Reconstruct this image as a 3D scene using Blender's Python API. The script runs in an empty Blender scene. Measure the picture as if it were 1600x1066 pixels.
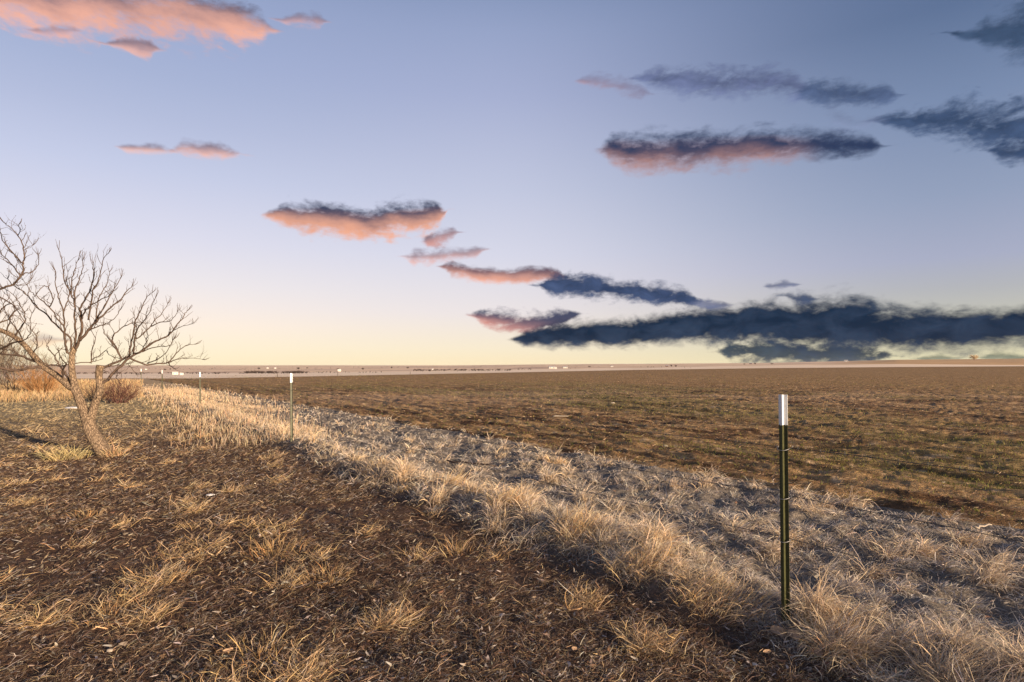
import bpy, math, random
import numpy as np
from mathutils import Vector
R = math.radians
rng = np.random.default_rng(7)
random.seed(5)
sc = bpy.context.scene
col = sc.collection
F, HY, CZ = 889.0, 572.0, 1.6          # focal length in photo pixels, horizon row, eye height

# ------------------------------------------------------------------ helpers
def link(o, parent=None):
    col.objects.link(o)
    if parent: o.parent = parent
    return o
def tag(o, label=None, cat=None, group=None, kind=None):
    if label: o['label'] = label
    if cat: o['category'] = cat
    if group: o['group'] = group
    if kind: o['kind'] = kind
    return o
def empty(name, loc, label, cat, group=None, rz=0):
    o = bpy.data.objects.new(name, None); o.location = loc; o.rotation_euler[2] = rz
    o.empty_display_size = .1
    return tag(link(o), label, cat, group)
def raw_mesh(name, V, loops, sizes, mat, color=None, smooth=True, parent=None):
    me = bpy.data.meshes.new(name)
    V = np.asarray(V, np.float32); loops = np.asarray(loops, np.int32); sizes = np.asarray(sizes, np.int32)
    me.vertices.add(len(V)); me.vertices.foreach_set('co', V.ravel())
    me.loops.add(len(loops)); me.loops.foreach_set('vertex_index', loops)
    me.polygons.add(len(sizes))
    st = np.zeros(len(sizes), np.int32); st[1:] = np.cumsum(sizes)[:-1]
    me.polygons.foreach_set('loop_start', st)
    me.polygons.foreach_set('use_smooth', np.full(len(sizes), smooth))
    me.update(calc_edges=True); me.validate()
    if color is not None:
        a = me.color_attributes.new('tint', 'FLOAT_COLOR', 'POINT')
        c = np.ones((len(V), 4), np.float32); c[:, :3] = color
        a.data.foreach_set('color', c.ravel())
    me.materials.append(mat)
    return link(bpy.data.objects.new(name, me), parent)
class MB:
    def __init__(s): s.v = []; s.f = []
    def add(s, v, f):
        b = len(s.v); s.v += [tuple(p) for p in v]; s.f += [tuple(b + i for i in q) for q in f]
    def box(s, x0, y0, z0, x1, y1, z1):
        s.add([(x0,y0,z0),(x1,y0,z0),(x1,y1,z0),(x0,y1,z0),(x0,y0,z1),(x1,y0,z1),(x1,y1,z1),(x0,y1,z1)],
              [(0,3,2,1),(4,5,6,7),(0,1,5,4),(1,2,6,5),(2,3,7,6),(3,0,4,7)])
    def tube(s, P, rad, n=6, cap=True):
        P = [Vector(p) for p in P]; m = len(P); b = len(s.v); up = Vector((.13, .21, .97))
        prev = None
        for i, p in enumerate(P):
            d = (P[min(i+1, m-1)] - P[max(i-1, 0)]).normalized()
            if prev is None:
                a = d.cross(up)
                if a.length < .1: a = d.cross(Vector((1, 0, 0)))
            else: a = prev - d * prev.dot(d)
            a.normalize(); prev = a; c = d.cross(a)
            r = rad[i] if hasattr(rad, '__len__') else rad
            for k in range(n):
                t = 2*math.pi*k/n
                s.v.append(tuple(p + a*(r*math.cos(t)) + c*(r*math.sin(t))))
        for i in range(m-1):
            for k in range(n):
                k2 = (k+1) % n
                s.f.append((b+i*n+k, b+i*n+k2, b+(i+1)*n+k2, b+(i+1)*n+k))
        if cap:
            s.f.append(tuple(b+k for k in range(n))[::-1]); s.f.append(tuple(b+(m-1)*n+k for k in range(n)))
    def build(s, name, mat, parent=None, smooth=True):
        me = bpy.data.meshes.new(name); me.from_pydata(s.v, [], s.f); me.update()
        if smooth: me.polygons.foreach_set('use_smooth', [True]*len(me.polygons))
        me.materials.append(mat)
        return link(bpy.data.objects.new(name, me), parent)

def _h(ix, iy, s):
    h = (ix.astype(np.int64)*374761393 + iy.astype(np.int64)*668265263 + s*1274126177) & 0xffffffff
    h = ((h ^ (h >> 13)) * 1274126177) & 0xffffffff
    return ((h ^ (h >> 16)) & 0xffff) / 65535.0
def vn(x, y, s=0):
    ix = np.floor(x); iy = np.floor(y); fx = x-ix; fy = y-iy
    fx = fx*fx*(3-2*fx); fy = fy*fy*(3-2*fy)
    a = _h(ix, iy, s); b = _h(ix+1, iy, s); c = _h(ix, iy+1, s); d = _h(ix+1, iy+1, s)
    return (a*(1-fx)+b*fx)*(1-fy) + (c*(1-fx)+d*fx)*fy
def fbm(x, y, o=4, s=0):
    t = 0; a = .5; n = 0
    for i in range(o):
        t = t + a*vn(x, y, s+i*17); n += a; a *= .5
        x, y = x*2.03 + .37*y + 5.1, y*2.03 - .37*x*.5 + 9.7
    return t/n
def sst(a, b, x):
    t = np.clip((x-a)/(b-a), 0, 1); return t*t*(3-2*t)

# ------------------------------------------------------------------ materials
def new_mat(name):
    m = bpy.data.materials.new(name); m.use_nodes = True; nt = m.node_tree
    return m, nt, nt.nodes['Principled BSDF'], nt.nodes['Material Output']
def N(nt, t, **k):
    n = nt.nodes.new(t)
    for a, b in k.items():
        if a.startswith('_'): n.inputs[int(a[1:])].default_value = b
        else: setattr(n, a, b)
    return n
def tint_mat(name, rough=.9, bumps=(), var=.35, vscale=30, fine=0):
    m, nt, bs, out = new_mat(name); L = nt.links.new
    at = N(nt, 'ShaderNodeAttribute', attribute_name='tint')
    tc = N(nt, 'ShaderNodeTexCoord')
    no = N(nt, 'ShaderNodeTexNoise'); no.inputs['Scale'].default_value = vscale; no.inputs['Detail'].default_value = 8; no.inputs['Roughness'].default_value = .7
    L(tc.outputs['Object'], no.inputs['Vector'])
    mr = N(nt, 'ShaderNodeMapRange'); mr.inputs[1].default_value = .3; mr.inputs[2].default_value = .7
    mr.inputs[3].default_value = 1-var; mr.inputs[4].default_value = 1+var
    L(no.outputs['Fac'], mr.inputs[0])
    mx = N(nt, 'ShaderNodeVectorMath', operation='SCALE'); L(at.outputs['Color'], mx.inputs[0]); L(mr.outputs[0], mx.inputs['Scale'])
    L(mx.outputs[0], bs.inputs['Base Color'])
    bs.inputs['Roughness'].default_value = rough; bs.inputs['Specular IOR Level'].default_value = .1
    last = None
    for (scl, dist) in bumps:
        nn = N(nt, 'ShaderNodeTexNoise'); nn.inputs['Scale'].default_value = scl; nn.inputs['Detail'].default_value = 6; nn.inputs['Roughness'].default_value = .65
        L(tc.outputs['Object'], nn.inputs['Vector'])
        bp = N(nt, 'ShaderNodeBump'); bp.inputs['Strength'].default_value = 1; bp.inputs['Distance'].default_value = dist
        L(nn.outputs['Fac'], bp.inputs['Height'])
        if last: L(last.outputs[0], bp.inputs['Normal'])
        last = bp
    if last: L(last.outputs[0], bs.inputs['Normal'])
    return m
def blade_mat(name):
    m, nt, bs, out = new_mat(name); L = nt.links.new; nt.nodes.remove(bs)
    at = N(nt, 'ShaderNodeAttribute', attribute_name='tint')
    d = N(nt, 'ShaderNodeBsdfDiffuse'); t = N(nt, 'ShaderNodeBsdfTranslucent'); mx = N(nt, 'ShaderNodeMixShader', _0=.22)
    L(at.outputs['Color'], d.inputs[0]); L(at.outputs['Color'], t.inputs[0]); L(d.outputs[0], mx.inputs[1]); L(t.outputs[0], mx.inputs[2])
    L(mx.outputs[0], out.inputs[0]); return m
def simple_mat(name, c, rough=.7, spec=.3, metal=0, var=.15, scale=20, bump=0):
    m, nt, bs, out = new_mat(name); L = nt.links.new
    tc = N(nt, 'ShaderNodeTexCoord'); no = N(nt, 'ShaderNodeTexNoise'); no.inputs['Scale'].default_value = scale; no.inputs['Detail'].default_value = 6
    L(tc.outputs['Object'], no.inputs['Vector'])
    cr = N(nt, 'ShaderNodeValToRGB'); cr.color_ramp.elements[0].position = .3; cr.color_ramp.elements[1].position = .7
    cr.color_ramp.elements[0].color = [x*(1-var) for x in c]+[1]; cr.color_ramp.elements[1].color = [min(1, x*(1+var)) for x in c]+[1]
    L(no.outputs['Fac'], cr.inputs[0]); L(cr.outputs[0], bs.inputs['Base Color'])
    bs.inputs['Roughness'].default_value = rough; bs.inputs['Specular IOR Level'].default_value = spec; bs.inputs['Metallic'].default_value = metal
    if bump:
        bp = N(nt, 'ShaderNodeBump', ); bp.inputs['Distance'].default_value = bump; L(no.outputs['Fac'], bp.inputs['Height']); L(bp.outputs[0], bs.inputs['Normal'])
    return m
M = {}
M['ground'] = tint_mat('ground_soil', bumps=((9, .05), (60, .012)), var=.45, vscale=22)
M['field'] = tint_mat('field_soil', bumps=((6, .06), (40, .015)), var=.5, vscale=9)
M['far'] = tint_mat('far_land', bumps=(), var=.12, vscale=.02)
M['blade'] = blade_mat('dry_blades')
M['green'] = simple_mat('green_enamel', (.042, .044, .015), .5, .35, 0, .3, 60)
M['white'] = simple_mat('white_enamel', (.6, .61, .62), .35, .5, 0, .08, 90)
M['wire'] = simple_mat('weathered_wire', (.05, .047, .045), .6, .3, 0, .2, 60)
M['clip'] = simple_mat('galvanised_clip', (.28, .28, .28), .5, .5, .5, .1, 60)
M['twig'] = simple_mat('twig_bark', (.085, .06, .048), .9, .1, 0, .25, 8)
M['twig_pale'] = simple_mat('pale_twig_bark', (.20, .17, .13), .9, .1, 0, .2, 8)
M['twig_orange'] = simple_mat('orange_stems', (.30, .16, .07), .8, .1, 0, .25, 5)
M['twig_red'] = simple_mat('dark_red_stems', (.10, .05, .04), .85, .1, 0, .35, 5)
M['hwhite'] = simple_mat('white_siding', (.5, .48, .44), .8, .1, 0, .05, .5)
M['hroof'] = simple_mat('grey_roof', (.30, .29, .30), .8, .1, 0, .1, .5)
M['hdark'] = simple_mat('dark_siding', (.12, .07, .06), .8, .1, 0, .1, .5)
M['glass'] = simple_mat('window_glass', (.05, .06, .07), .15, .5, 0, .05, 1)
M['snow'] = simple_mat('old_snow', (.6, .6, .62), .7, .2, 0, .05, 12, .01)
M['leaf'] = simple_mat('dry_leaf', (.36, .24, .15), .8, .15, 0, .25, 30, .002)
M['bone'] = simple_mat('bleached_wood', (.34, .29, .23), .8, .1, 0, .15, 30, .002)
M['pale_crown'] = simple_mat('sunlit_twigs', (.62, .5, .32), .9, .05, 0, .1, .1)
M['far_tree'] = simple_mat('far_branches', (.06, .045, .04), .95, .05, 0, .3, .1)
# bark
m, nt, bs, out = new_mat('furrowed_bark'); L = nt.links.new
tc = N(nt, 'ShaderNodeTexCoord'); mp = N(nt, 'ShaderNodeMapping'); mp.inputs['Scale'].default_value = (42, 42, 13)
L(tc.outputs['Object'], mp.inputs[0])
vo = N(nt, 'ShaderNodeTexVoronoi', feature='DISTANCE_TO_EDGE'); vo.inputs['Scale'].default_value = 1; vo.inputs['Randomness'].default_value = 1
no = N(nt, 'ShaderNodeTexNoise'); no.inputs['Scale'].default_value = 2.5; no.inputs['Detail'].default_value = 6
L(mp.outputs[0], no.inputs['Vector'])
ad = N(nt, 'ShaderNodeVectorMath', operation='ADD'); L(mp.outputs[0], ad.inputs[0]); L(no.outputs['Color'], ad.inputs[1]); L(ad.outputs[0], vo.inputs['Vector'])
cr = N(nt, 'ShaderNodeValToRGB'); e = cr.color_ramp.elements; e[0].position = .02; e[0].color = (.06, .042, .03, 1); e[1].position = .22; e[1].color = (.30, .22, .15, 1)
L(vo.outputs['Distance'], cr.inputs[0]); L(cr.outputs[0], bs.inputs['Base Color'])
bp = N(nt, 'ShaderNodeBump'); bp.inputs['Distance'].default_value = .02; L(vo.outputs['Distance'], bp.inputs['Height']); L(bp.outputs[0], bs.inputs['Normal'])
bs.inputs['Roughness'].default_value = .95; bs.inputs['Specular IOR Level'].default_value = .1
M['bark'] = m

# ------------------------------------------------------------------ terrain
FD = (-.609, .793)                      # along the fence, away from the camera
FV = (.793, .609)                       # across it, towards the field
def uv(x, y): return x*FD[0]+y*FD[1], x*FV[0]+y*FV[1]
def xy(u, v): return u*FD[0]+v*FV[0], u*FD[1]+v*FV[1]
PX =   np.array([-900, 0, 300, 500, 700, 850, 1000, 1200, 1400, 1600, 2500.])
Y2T =  np.array([75, 75, 75, 89, 118, 158, 230, 330, 400, 430, 430.])
YC =   np.array([591.5, 591.5, 591.5, 588, 584, 581, 578, 575.3, 573.6, 572.4, 572])
YP =   np.array([585, 585, 583.5, 582.3, 579.5, 577, 575, 571.3, 569, 570.6, 570.6])
YHZ =  np.array([570.8, 570.8, 571, 571, 571, 569.3, 568.6, 567.2, 562.3, 560.3, 560])
YHD =  np.array([9000, 9000, 9000, 9000, 9000, 9000, 8500, 7000, 2800, 2200, 2200.])
def edge_v(u): return 7.25 + .28*(fbm(u*.9, u*0+3.3, 3, 5)-.5)*2
def near_z(x, y):
    u, v = uv(x, y); r = np.hypot(x, y); ev = edge_v(u)
    strip = sst(2.8, 3.4, v)*(1-sst(ev-.15, ev+.1, v))
    field = sst(ev-.1, ev+.2, v); yard = 1-sst(2.8, 3.4, v)
    z = strip*(.18*(fbm(x*1.9, y*1.9, 3, 11)-.5)+.08*(fbm(x*6, y*6, 2, 13)-.5))
    z = z + .10*np.exp(-((v-3.65-.2*(vn(u*.7, u*0, 3)-.5))/.42)**2)
    z = z + yard*(.05*(fbm(x*.8, y*.8, 3, 21)-.5)+.035*(fbm(x*5, y*5, 3, 23)-.5))
    z = z + field*(.15*(fbm(u*.45, v*2.4, 3, 31)-.5)+.12*(fbm(u*2.2, v*6, 3, 33)-.5)-.02)
    z = z + .09*np.exp(-((v-ev-.25)/.22)**2)*(.4+fbm(u*2.2, v*2.2, 2, 37))
    return z
def Y2(px): return np.interp(px, PX, Y2T)
def zfield(x, y):
    Y = np.maximum(np.abs(y), .01); px = 800+F*x/Y
    z2 = CZ-(np.interp(px, PX, YC)-HY)*Y2(px)/F
    return near_z(x, y)*(1-.6*sst(20, 70, Y)) + z2*sst(25, 1, np.minimum(Y, 25))*0 + z2*sst(.2, 1, Y/Y2(px))
def zg(x, y):
    x = np.asarray(x, float); y = np.asarray(y, float)
    return np.where(y > 0, zfield(x, y), near_z(x, y))
def far_off(px, Y):
    """height of far land, as drop below the eye per unit distance (times F)"""
    y2 = Y2(px); ys = y2*1.8+100; ye = y2*2.5+300; yh = np.interp(px, PX, YHD)
    oc = np.interp(px, PX, YC)-HY; op = np.interp(px, PX, YP)-HY
    oh = np.interp(px, PX, YHZ)-HY + .7*(fbm(px*.012, px*0+1, 4, 50)-.5)
    s = np.clip(np.log(Y/ye)/np.log(yh/ye), 0, 1)
    rough = 1.0*(fbm(px*.02, np.log(Y)*5, 3, 61)-.5)*np.sin(np.pi*s)
    far = op+(oh-op)*s**.85 + rough
    pal = oc-.25+(op-oc+.25)*np.clip((Y-ys)/(ye-ys), 0, 1)
    dip = np.where(Y < ys, (oc*y2/F + 1.2*np.sin(np.pi*np.clip((Y-y2)/(ys-y2), 0, 1)) + ((oc-.25)*ys/F-oc*y2/F)*np.clip((Y-y2)/(ys-y2), 0, 1))*F/Y, 0)
    o = np.where(Y < ys, dip, np.where(Y < ye, pal, far))
    return np.where(Y > yh, oh+4*(Y/yh-1), o)
def zfar(x, Y):
    return CZ - far_off(800+F*x/np.maximum(Y, 1), np.maximum(Y, 1))*Y/F
def place(px, py):
    """point of the far land whose foot shows at this bearing and drop"""
    ys = float(Y2(px)*1.8+100); Y = np.geomspace(ys, float(np.interp(px, PX, YHD))*.97, 400)
    o = far_off(np.full(400, float(px)), Y); i = int(np.argmax(o <= py-HY)) if (o <= py-HY).any() else 399
    Yv = float(Y[i]); x = (px-800)/F*Yv
    return x, Yv, float(zfar(np.array(x), np.array(Yv)))

az = np.concatenate([np.linspace(-180, -56, 32)[:-1], np.linspace(-56, 56, 900), np.linspace(56, 180, 32)[1:]])
a = np.radians(az); sa, ca = np.sin(a), np.cos(a)
px_a = np.where(ca > .25, 800+F*sa/np.maximum(ca, .25), np.where(sa > 0, 2500, -900))
r2 = np.where(ca > .25, Y2(px_a)/np.maximum(ca, .25), Y2(px_a)/.25)
def redge():
    comp = sa*FV[0]+ca*FV[1]; r = np.where(comp > 1e-3, 7.25/np.maximum(comp, 1e-3), 1e9)
    for _ in range(3):
        rr = np.minimum(r, 3000); u, v = uv(rr*sa, rr*ca); r = np.where(comp > 1e-3, edge_v(u)/np.maximum(comp, 1e-3), 1e9)
    return np.minimum(r, r2*.98)
r1 = redge()
def sheet(name, ra, rb, n, mat, colfn, zfn, label=None, power=None):
    t = np.linspace(0, 1, n)[:, None]
    RR = ra[None]*(rb/ra)[None]**t
    X = RR*sa[None]; Yy = RR*ca[None]; Z = zfn(X, Yy)
    C = colfn(X, Yy, Z, t+0*X)
    m_ = len(sa); V = np.stack([X, Yy, Z], -1).reshape(-1, 3)
    i, j = np.meshgrid(np.arange(n-1), np.arange(m_-1), indexing='ij'); b = (i*m_+j).ravel()
    q = np.stack([b, b+m_, b+m_+1, b+1], -1)[:, ::-1]
    q = np.stack([b, b+1, b+m_+1, b+m_], -1)[:, ::-1]
    o = raw_mesh(name, V, q.ravel(), np.full(len(q), 4), mat, C.reshape(-1, 3))
    tag(o, label, None, None, 'structure'); return o
def mixc(c1, c2, f): return np.asarray(c1)*(1-f[..., None])+np.asarray(c2)*f[..., None]
def col_ground(X, Y, Z, t):
    u, v = uv(X, Y); n = fbm(X*.7, Y*.7, 4, 71); n2 = fbm(X*3, Y*3, 3, 72)
    c = mixc((.052, .029, .018), (.15, .092, .06), np.clip(n*1.2-.2+.5*(n2-.5), 0, 1))
    c = mixc(c, (.20, .17, .135), sst(2.9, 3.5, v)*.9)
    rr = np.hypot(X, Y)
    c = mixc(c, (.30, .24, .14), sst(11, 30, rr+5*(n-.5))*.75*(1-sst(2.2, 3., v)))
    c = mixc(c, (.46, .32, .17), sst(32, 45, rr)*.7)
    return c
def col_field(X, Y, Z, t):
    u, v = uv(X, Y); rr = np.hypot(X, Y)
    n = fbm(u*.12, v*.55, 4, 81); n2 = fbm(u*.9, v*3, 3, 83)
    c = mixc((.08, .042, .02), (.34, .215, .10), sst(.25, .75, n2))
    w = sst(.45, .68, fbm(u*.05+3, v*.22, 3, 85))*sst(8.6, 11, v)*(1-sst(45, 75, rr))
    c = mixc(c, (.16, .135, .05), w*.6*np.clip(.3+n2, 0, 1))
    fl = vn(u*2.5, v*6, 87)*vn(u*7, v*14, 89); c = mixc(c, (.48, .34, .2), sst(.5, .72, fl)*.8)
    band = np.exp(-((np.abs(Y)-30-9*(n-.5))/6)**2)*sst(.35, .6, fbm(X*.2, Y*.3, 3, 88))
    c = mixc(c, (.46, .30, .17), band*.6)
    c = mixc(c, (.31, .19, .083), sst(34, 60, rr)*.6)
    return c
def col_pale(X, Y, Z, t):
    n = fbm(X*.02, Y*.006, 3, 91)
    c = mixc((.72, .56, .39), (.84, .67, .49), n)
    return mixc(c, (.16, .09, .05), 1-sst(.0, .12, t))
def col_far(X, Y, Z, t):
    px = 800+F*X/np.maximum(Y, 1); rr = np.hypot(X, Y)
    n = fbm(px*.03, np.log(rr)*9, 4, 95); n2 = fbm(px*.012+9, np.log(rr)*6, 3, 97)
    c = mixc((.62, .44, .28), (.76, .56, .38), n)
    c = mixc(c, (.36, .25, .20), sst(.5, .72, n2)*.6)
    c = mixc(c, (.46, .28, .12), sst(1250, 1400, px)*.8)
    return c
one = np.ones_like(r1)
sheet('ground', one*.3, r1, 430, M['ground'], col_ground, zg)
sheet('plowed_field', r1, r2, 420, M['field'], col_field, zg)
yy = lambda X, Y: zfar(X, Y)
def zback(X, Y):
    z2 = zg(X[:1], Y[:1])
    f = sst(.25, .5, ca)[None]
    Yc = np.maximum(Y, np.hypot(X, Y)*.25)
    return f*zfar(np.clip(X, -4*Yc, 4*Yc), Yc) + (1-f)*(z2-(np.hypot(X, Y)-r2[None])*.004)
rs = (Y2(px_a)*2.5+300)/np.maximum(ca, .25)
sheet('stubble_field', r2, rs, 60, M['far'], col_pale, zback)
rh = np.interp(px_a, PX, YHD)/np.maximum(ca, .25)
sheet('plains', rs, rh*1.6, 150, M['far'], col_far, zback)

# ------------------------------------------------------------------ blades
def blades(name, P, L_, W, A, TH, CU, C, label=None, cat=None, group=None, kind='stuff', wob=.5, parent=None, origin=None, droop=1.62):
    n = len(P); K = 5
    d = np.zeros((n, 3)); pts = [P]; cur = P.copy(); ang = A.copy()
    for k in range(K-1):
        th = TH + CU*(k/(K-2)); ang = ang + rng.normal(0, wob, n)
        th = np.minimum(th, droop)
        d = np.stack([np.sin(th)*np.cos(ang), np.sin(th)*np.sin(ang), np.cos(th)], -1)
        cur = cur + d*(L_/(K-1))[:, None]; pts.append(cur.copy())
    tw = A + np.pi/2 + rng.normal(0, .9, n)
    w = np.stack([np.cos(tw), np.sin(tw), rng.normal(0, .4, n)], -1)*W[:, None]*.5
    V = np.zeros((n, 9, 3)); wd = (1, .95, .8, .55)
    for k in range(4):
        V[:, 2*k] = pts[k]-w*wd[k]; V[:, 2*k+1] = pts[k]+w*wd[k]
    V[:, 8] = pts[4]
    b = np.arange(n)[:, None]*9
    lo = (b + np.array([0, 1, 3, 2, 2, 3, 5, 4, 4, 5, 7, 6, 6, 7, 8])[None]).ravel()
    sz = np.tile([4, 4, 4, 3], n)
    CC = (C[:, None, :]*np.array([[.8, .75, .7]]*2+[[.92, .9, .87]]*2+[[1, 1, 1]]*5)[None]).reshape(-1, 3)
    V = V.reshape(-1, 3)
    if origin is not None: V = V-np.array(origin)[None]
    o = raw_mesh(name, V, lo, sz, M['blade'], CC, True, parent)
    if origin is not None: o.location = origin
    return tag(o, label, cat, group, kind)
def pick(n, cols, p, jit=.18):
    c = np.array(cols)[rng.choice(len(cols), n, p=np.array(p)/sum(p))]
    return np.clip(c*(1+rng.normal(0, jit, (n, 1)))*(1+rng.normal(0, .04, (n, 3))), .01, .9)
STRAW = [(.62, .51, .38), (.56, .51, .45), (.70, .53, .35), (.32, .26, .20)]
def sample(n, a0, a1, r0, r1_, p=1.0):
    """random ground points, denser near by"""
    aa = np.radians(rng.uniform(a0, a1, n)); q = rng.uniform(0, 1, n)
    k = -p; rr = (r0**k+(r1_**k-r0**k)*q)**(1/k)
    return rr*np.sin(aa), rr*np.cos(aa), rr
def jitter_clump(x, y, r, rad, frac=1.0):
    """gather points into tussocks of a jittered lattice, return lean away from its heart"""
    s = rad*2.2; gx = np.floor(x/s); gy = np.floor(y/s)
    cx = (gx+.2+.6*_h(gx, gy, 7))*s; cy = (gy+.2+.6*_h(gx, gy, 8))*s
    f = np.where(rng.uniform(0, 1, len(x)) < frac, rng.uniform(.15, .85, len(x)), 1)
    nx = cx+(x-cx)*f; ny = cy+(y-cy)*f
    return nx, ny, np.arctan2(ny-cy, nx-cx), _h(gx, gy, 9), np.hypot(nx-cx, ny-cy)
ALONG = math.atan2(-FD[1], -FD[0])      # lean along the fence towards the near end
# matted grass strip
x, y, r = sample(400000, -42, 54, 2.3, 60, .7)
x, y, A0, hc, dc = jitter_clump(x, y, r, .15)
u, v = uv(x, y); ev = edge_v(u)
k = (rng.uniform(0, 1, len(x)) < .7+1.2*sst(.35, .6, fbm(x*2.2, y*2.2, 3, 49))) & (v > 2.9+.45*vn(u*1.3, u*0, 41)+rng.normal(0, .06, len(v))) & (v < ev-.02+.15*rng.normal(0, 1, len(v))*.5) & (r > 2)
x, y, r, A0, hc, u, v = [q[k] for q in (x, y, r, A0, hc, u, v)]
n = len(x)
bare = fbm(x*1.4, y*1.4, 3, 43)
band = np.exp(-((v-3.62)/.36)**2)*(.35+.9*vn(u*1.1, u*0, 46))*.8
Lb = (.11+.20*hc*hc)*(1-.45*sst(.5, .7, bare))+.17*band*(.5+.5*hc); Lb *= rng.uniform(.45, 1.15, n)
W = np.maximum(.0034, r*.00085)*rng.uniform(.5, 1.4, n)
mix = rng.uniform(0, 1, n) < .5
A = np.where(mix, A0, ALONG)+rng.normal(0, .7, n)
TH = rng.uniform(.35, 1.35, n)-.3*band-.2*sst(.6, 1, hc)
P = np.stack([x, y, zg(x, y)-.01], -1)
C = pick(n, STRAW, (.38, .40, .12, .10))
gold = (sst(.55, .9, hc)*.8+band*.5)*rng.uniform(0, 1, n)
C = mixc(C, (.70, .51, .30), np.clip(gold, 0, .8))
C = mixc(C, (.38, .36, .35), np.clip(sst(.5, .65, bare)*.6*(1-band), 0, .6))
C = mixc(C, (.36, .35, .35), .45*sst(4.0, 4.8, v)*rng.uniform(.2, 1, n)*(1-.6*sst(.6, .9, hc)))
blades('dead_grass', P, Lb, W, A, np.clip(TH, .1, 1.45), rng.uniform(.4, 1.9, n), C, 'matted pale dead grass along the wire fence', droop=2.5)
# yard litter
x, y, r = sample(300000, -52, 38, 1.9, 40, .9); x2, y2_, r_2 = sample(110000, -52, -14, 7, 48, 1); x, y, r = np.r_[x, x2], np.r_[y, y2_], np.r_[r, r_2]
u, v = uv(x, y)
k = (v < 3.2+.25*rng.normal(0, 1, len(v))); x, y, r, u, v = [q[k] for q in (x, y, r, u, v)]
x, y, A0, hc, dc = jitter_clump(x, y, r, .14, .55)
dens = fbm(x*1.1+4, y*1.1, 3, 51); keep = rng.uniform(0, 1, len(x)) < np.clip(.55+1.6*(dens-.35)+.3*sst(8, 14, r), .3, 1)
x, y, r, A0, hc, dens = [q[keep] for q in (x, y, r, A0, hc, dens)]
n = len(x); W = np.maximum(.003, r*.0007)*rng.uniform(.6, 1.3, n)
wl = .25+.5*vn(x*.5, y*.5, 52)
A = np.where(rng.uniform(0, 1, n) < .3, A0, wl)+rng.normal(0, .8, n)
big = (hc > .86)
Lb = rng.uniform(.03, .10, n)*np.where(rng.uniform(0, 1, n) < .12, 2.2, 1)+np.where(big, rng.uniform(0, .13, n), 0)
TH = np.where(big, rng.uniform(.75, 1.5, n), rng.uniform(1.0, 1.52, n))
C = pick(n, [(.11, .068, .046), (.20, .14, .10), (.50, .37, .23), (.36, .32, .29)], (.38, .30, .18, .14))
C = np.where(big[:, None] & (rng.uniform(0, 1, (n, 1)) < .6), pick(n, [(.60, .41, .21), (.56, .43, .28)], (.6, .4)), C)
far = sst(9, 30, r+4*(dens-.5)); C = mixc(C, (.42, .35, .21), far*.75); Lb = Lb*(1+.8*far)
P = np.stack([x, y, zg(x, y)+rng.uniform(-.004, .012, n)], -1)
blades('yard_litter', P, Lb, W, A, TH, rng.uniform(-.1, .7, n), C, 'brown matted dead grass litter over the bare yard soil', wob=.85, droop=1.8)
x, y, r = sample(9000, -50, 50, 2.2, 16, .8); u, v = uv(x, y); k = v < edge_v(u); x, y, r = x[k], y[k], r[k]; n = len(x)
blades('leaf_litter', np.stack([x, y, zg(x, y)+rng.uniform(.004, .03, n)], -1), rng.uniform(.015, .05, n), rng.uniform(.006, .02, n), rng.uniform(0, 6.28, n), rng.uniform(1.1, 1.55, n), rng.uniform(-.2, .4, n),
       pick(n, [(.30, .24, .19), (.45, .40, .35), (.20, .12, .08)], (.4, .25, .35)), 'small broken leaf flakes and stalks scattered over the soil', wob=.2)
# field sprouts and residue
x, y, r = sample(300000, -34, 52, 5, 110, .55)
u, v = uv(x, y); ev = edge_v(u); k = v > ev+.12; x, y, r, u, v = [q[k] for q in (x, y, r, u, v)]
rows = np.abs(((v/.55) % 1)-.5); w = sst(.45, .68, fbm(u*.05+3, v*.22, 3, 85))*sst(8.4, 10, v)
isg = rng.uniform(0, 1, len(x)) < .12+.42*w
k = np.where(isg, rows < .28, rng.uniform(0, 1, len(x)) < .25+.6*fbm(u*.3, v*1.1, 3, 63)); x, y, r, isg = [q[k] for q in (x, y, r, isg)]
n = len(x)
C = np.where(isg[:, None], pick(n, [(.15, .16, .045), (.20, .17, .06)], (.6, .4)), pick(n, [(.38, .24, .14), (.56, .42, .27), (.22, .13, .075)], (.45, .25, .3)))
P = np.stack([x, y, zg(x, y)], -1)
blades('wheat_sprouts', P, np.where(isg, rng.uniform(.03, .08, n), rng.uniform(.03, .12, n)), np.maximum(.0035, r*.00075)*rng.uniform(.6, 1.3, n),
       np.where(isg, rng.uniform(0, 6.28, n), ALONG+rng.normal(0, .6, n)), np.where(isg, rng.uniform(.2, .9, n), rng.uniform(1.1, 1.5, n)), rng.uniform(0, .6, n), C,
       'thin green wheat sprouts and straw residue in the ploughed field')
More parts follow.
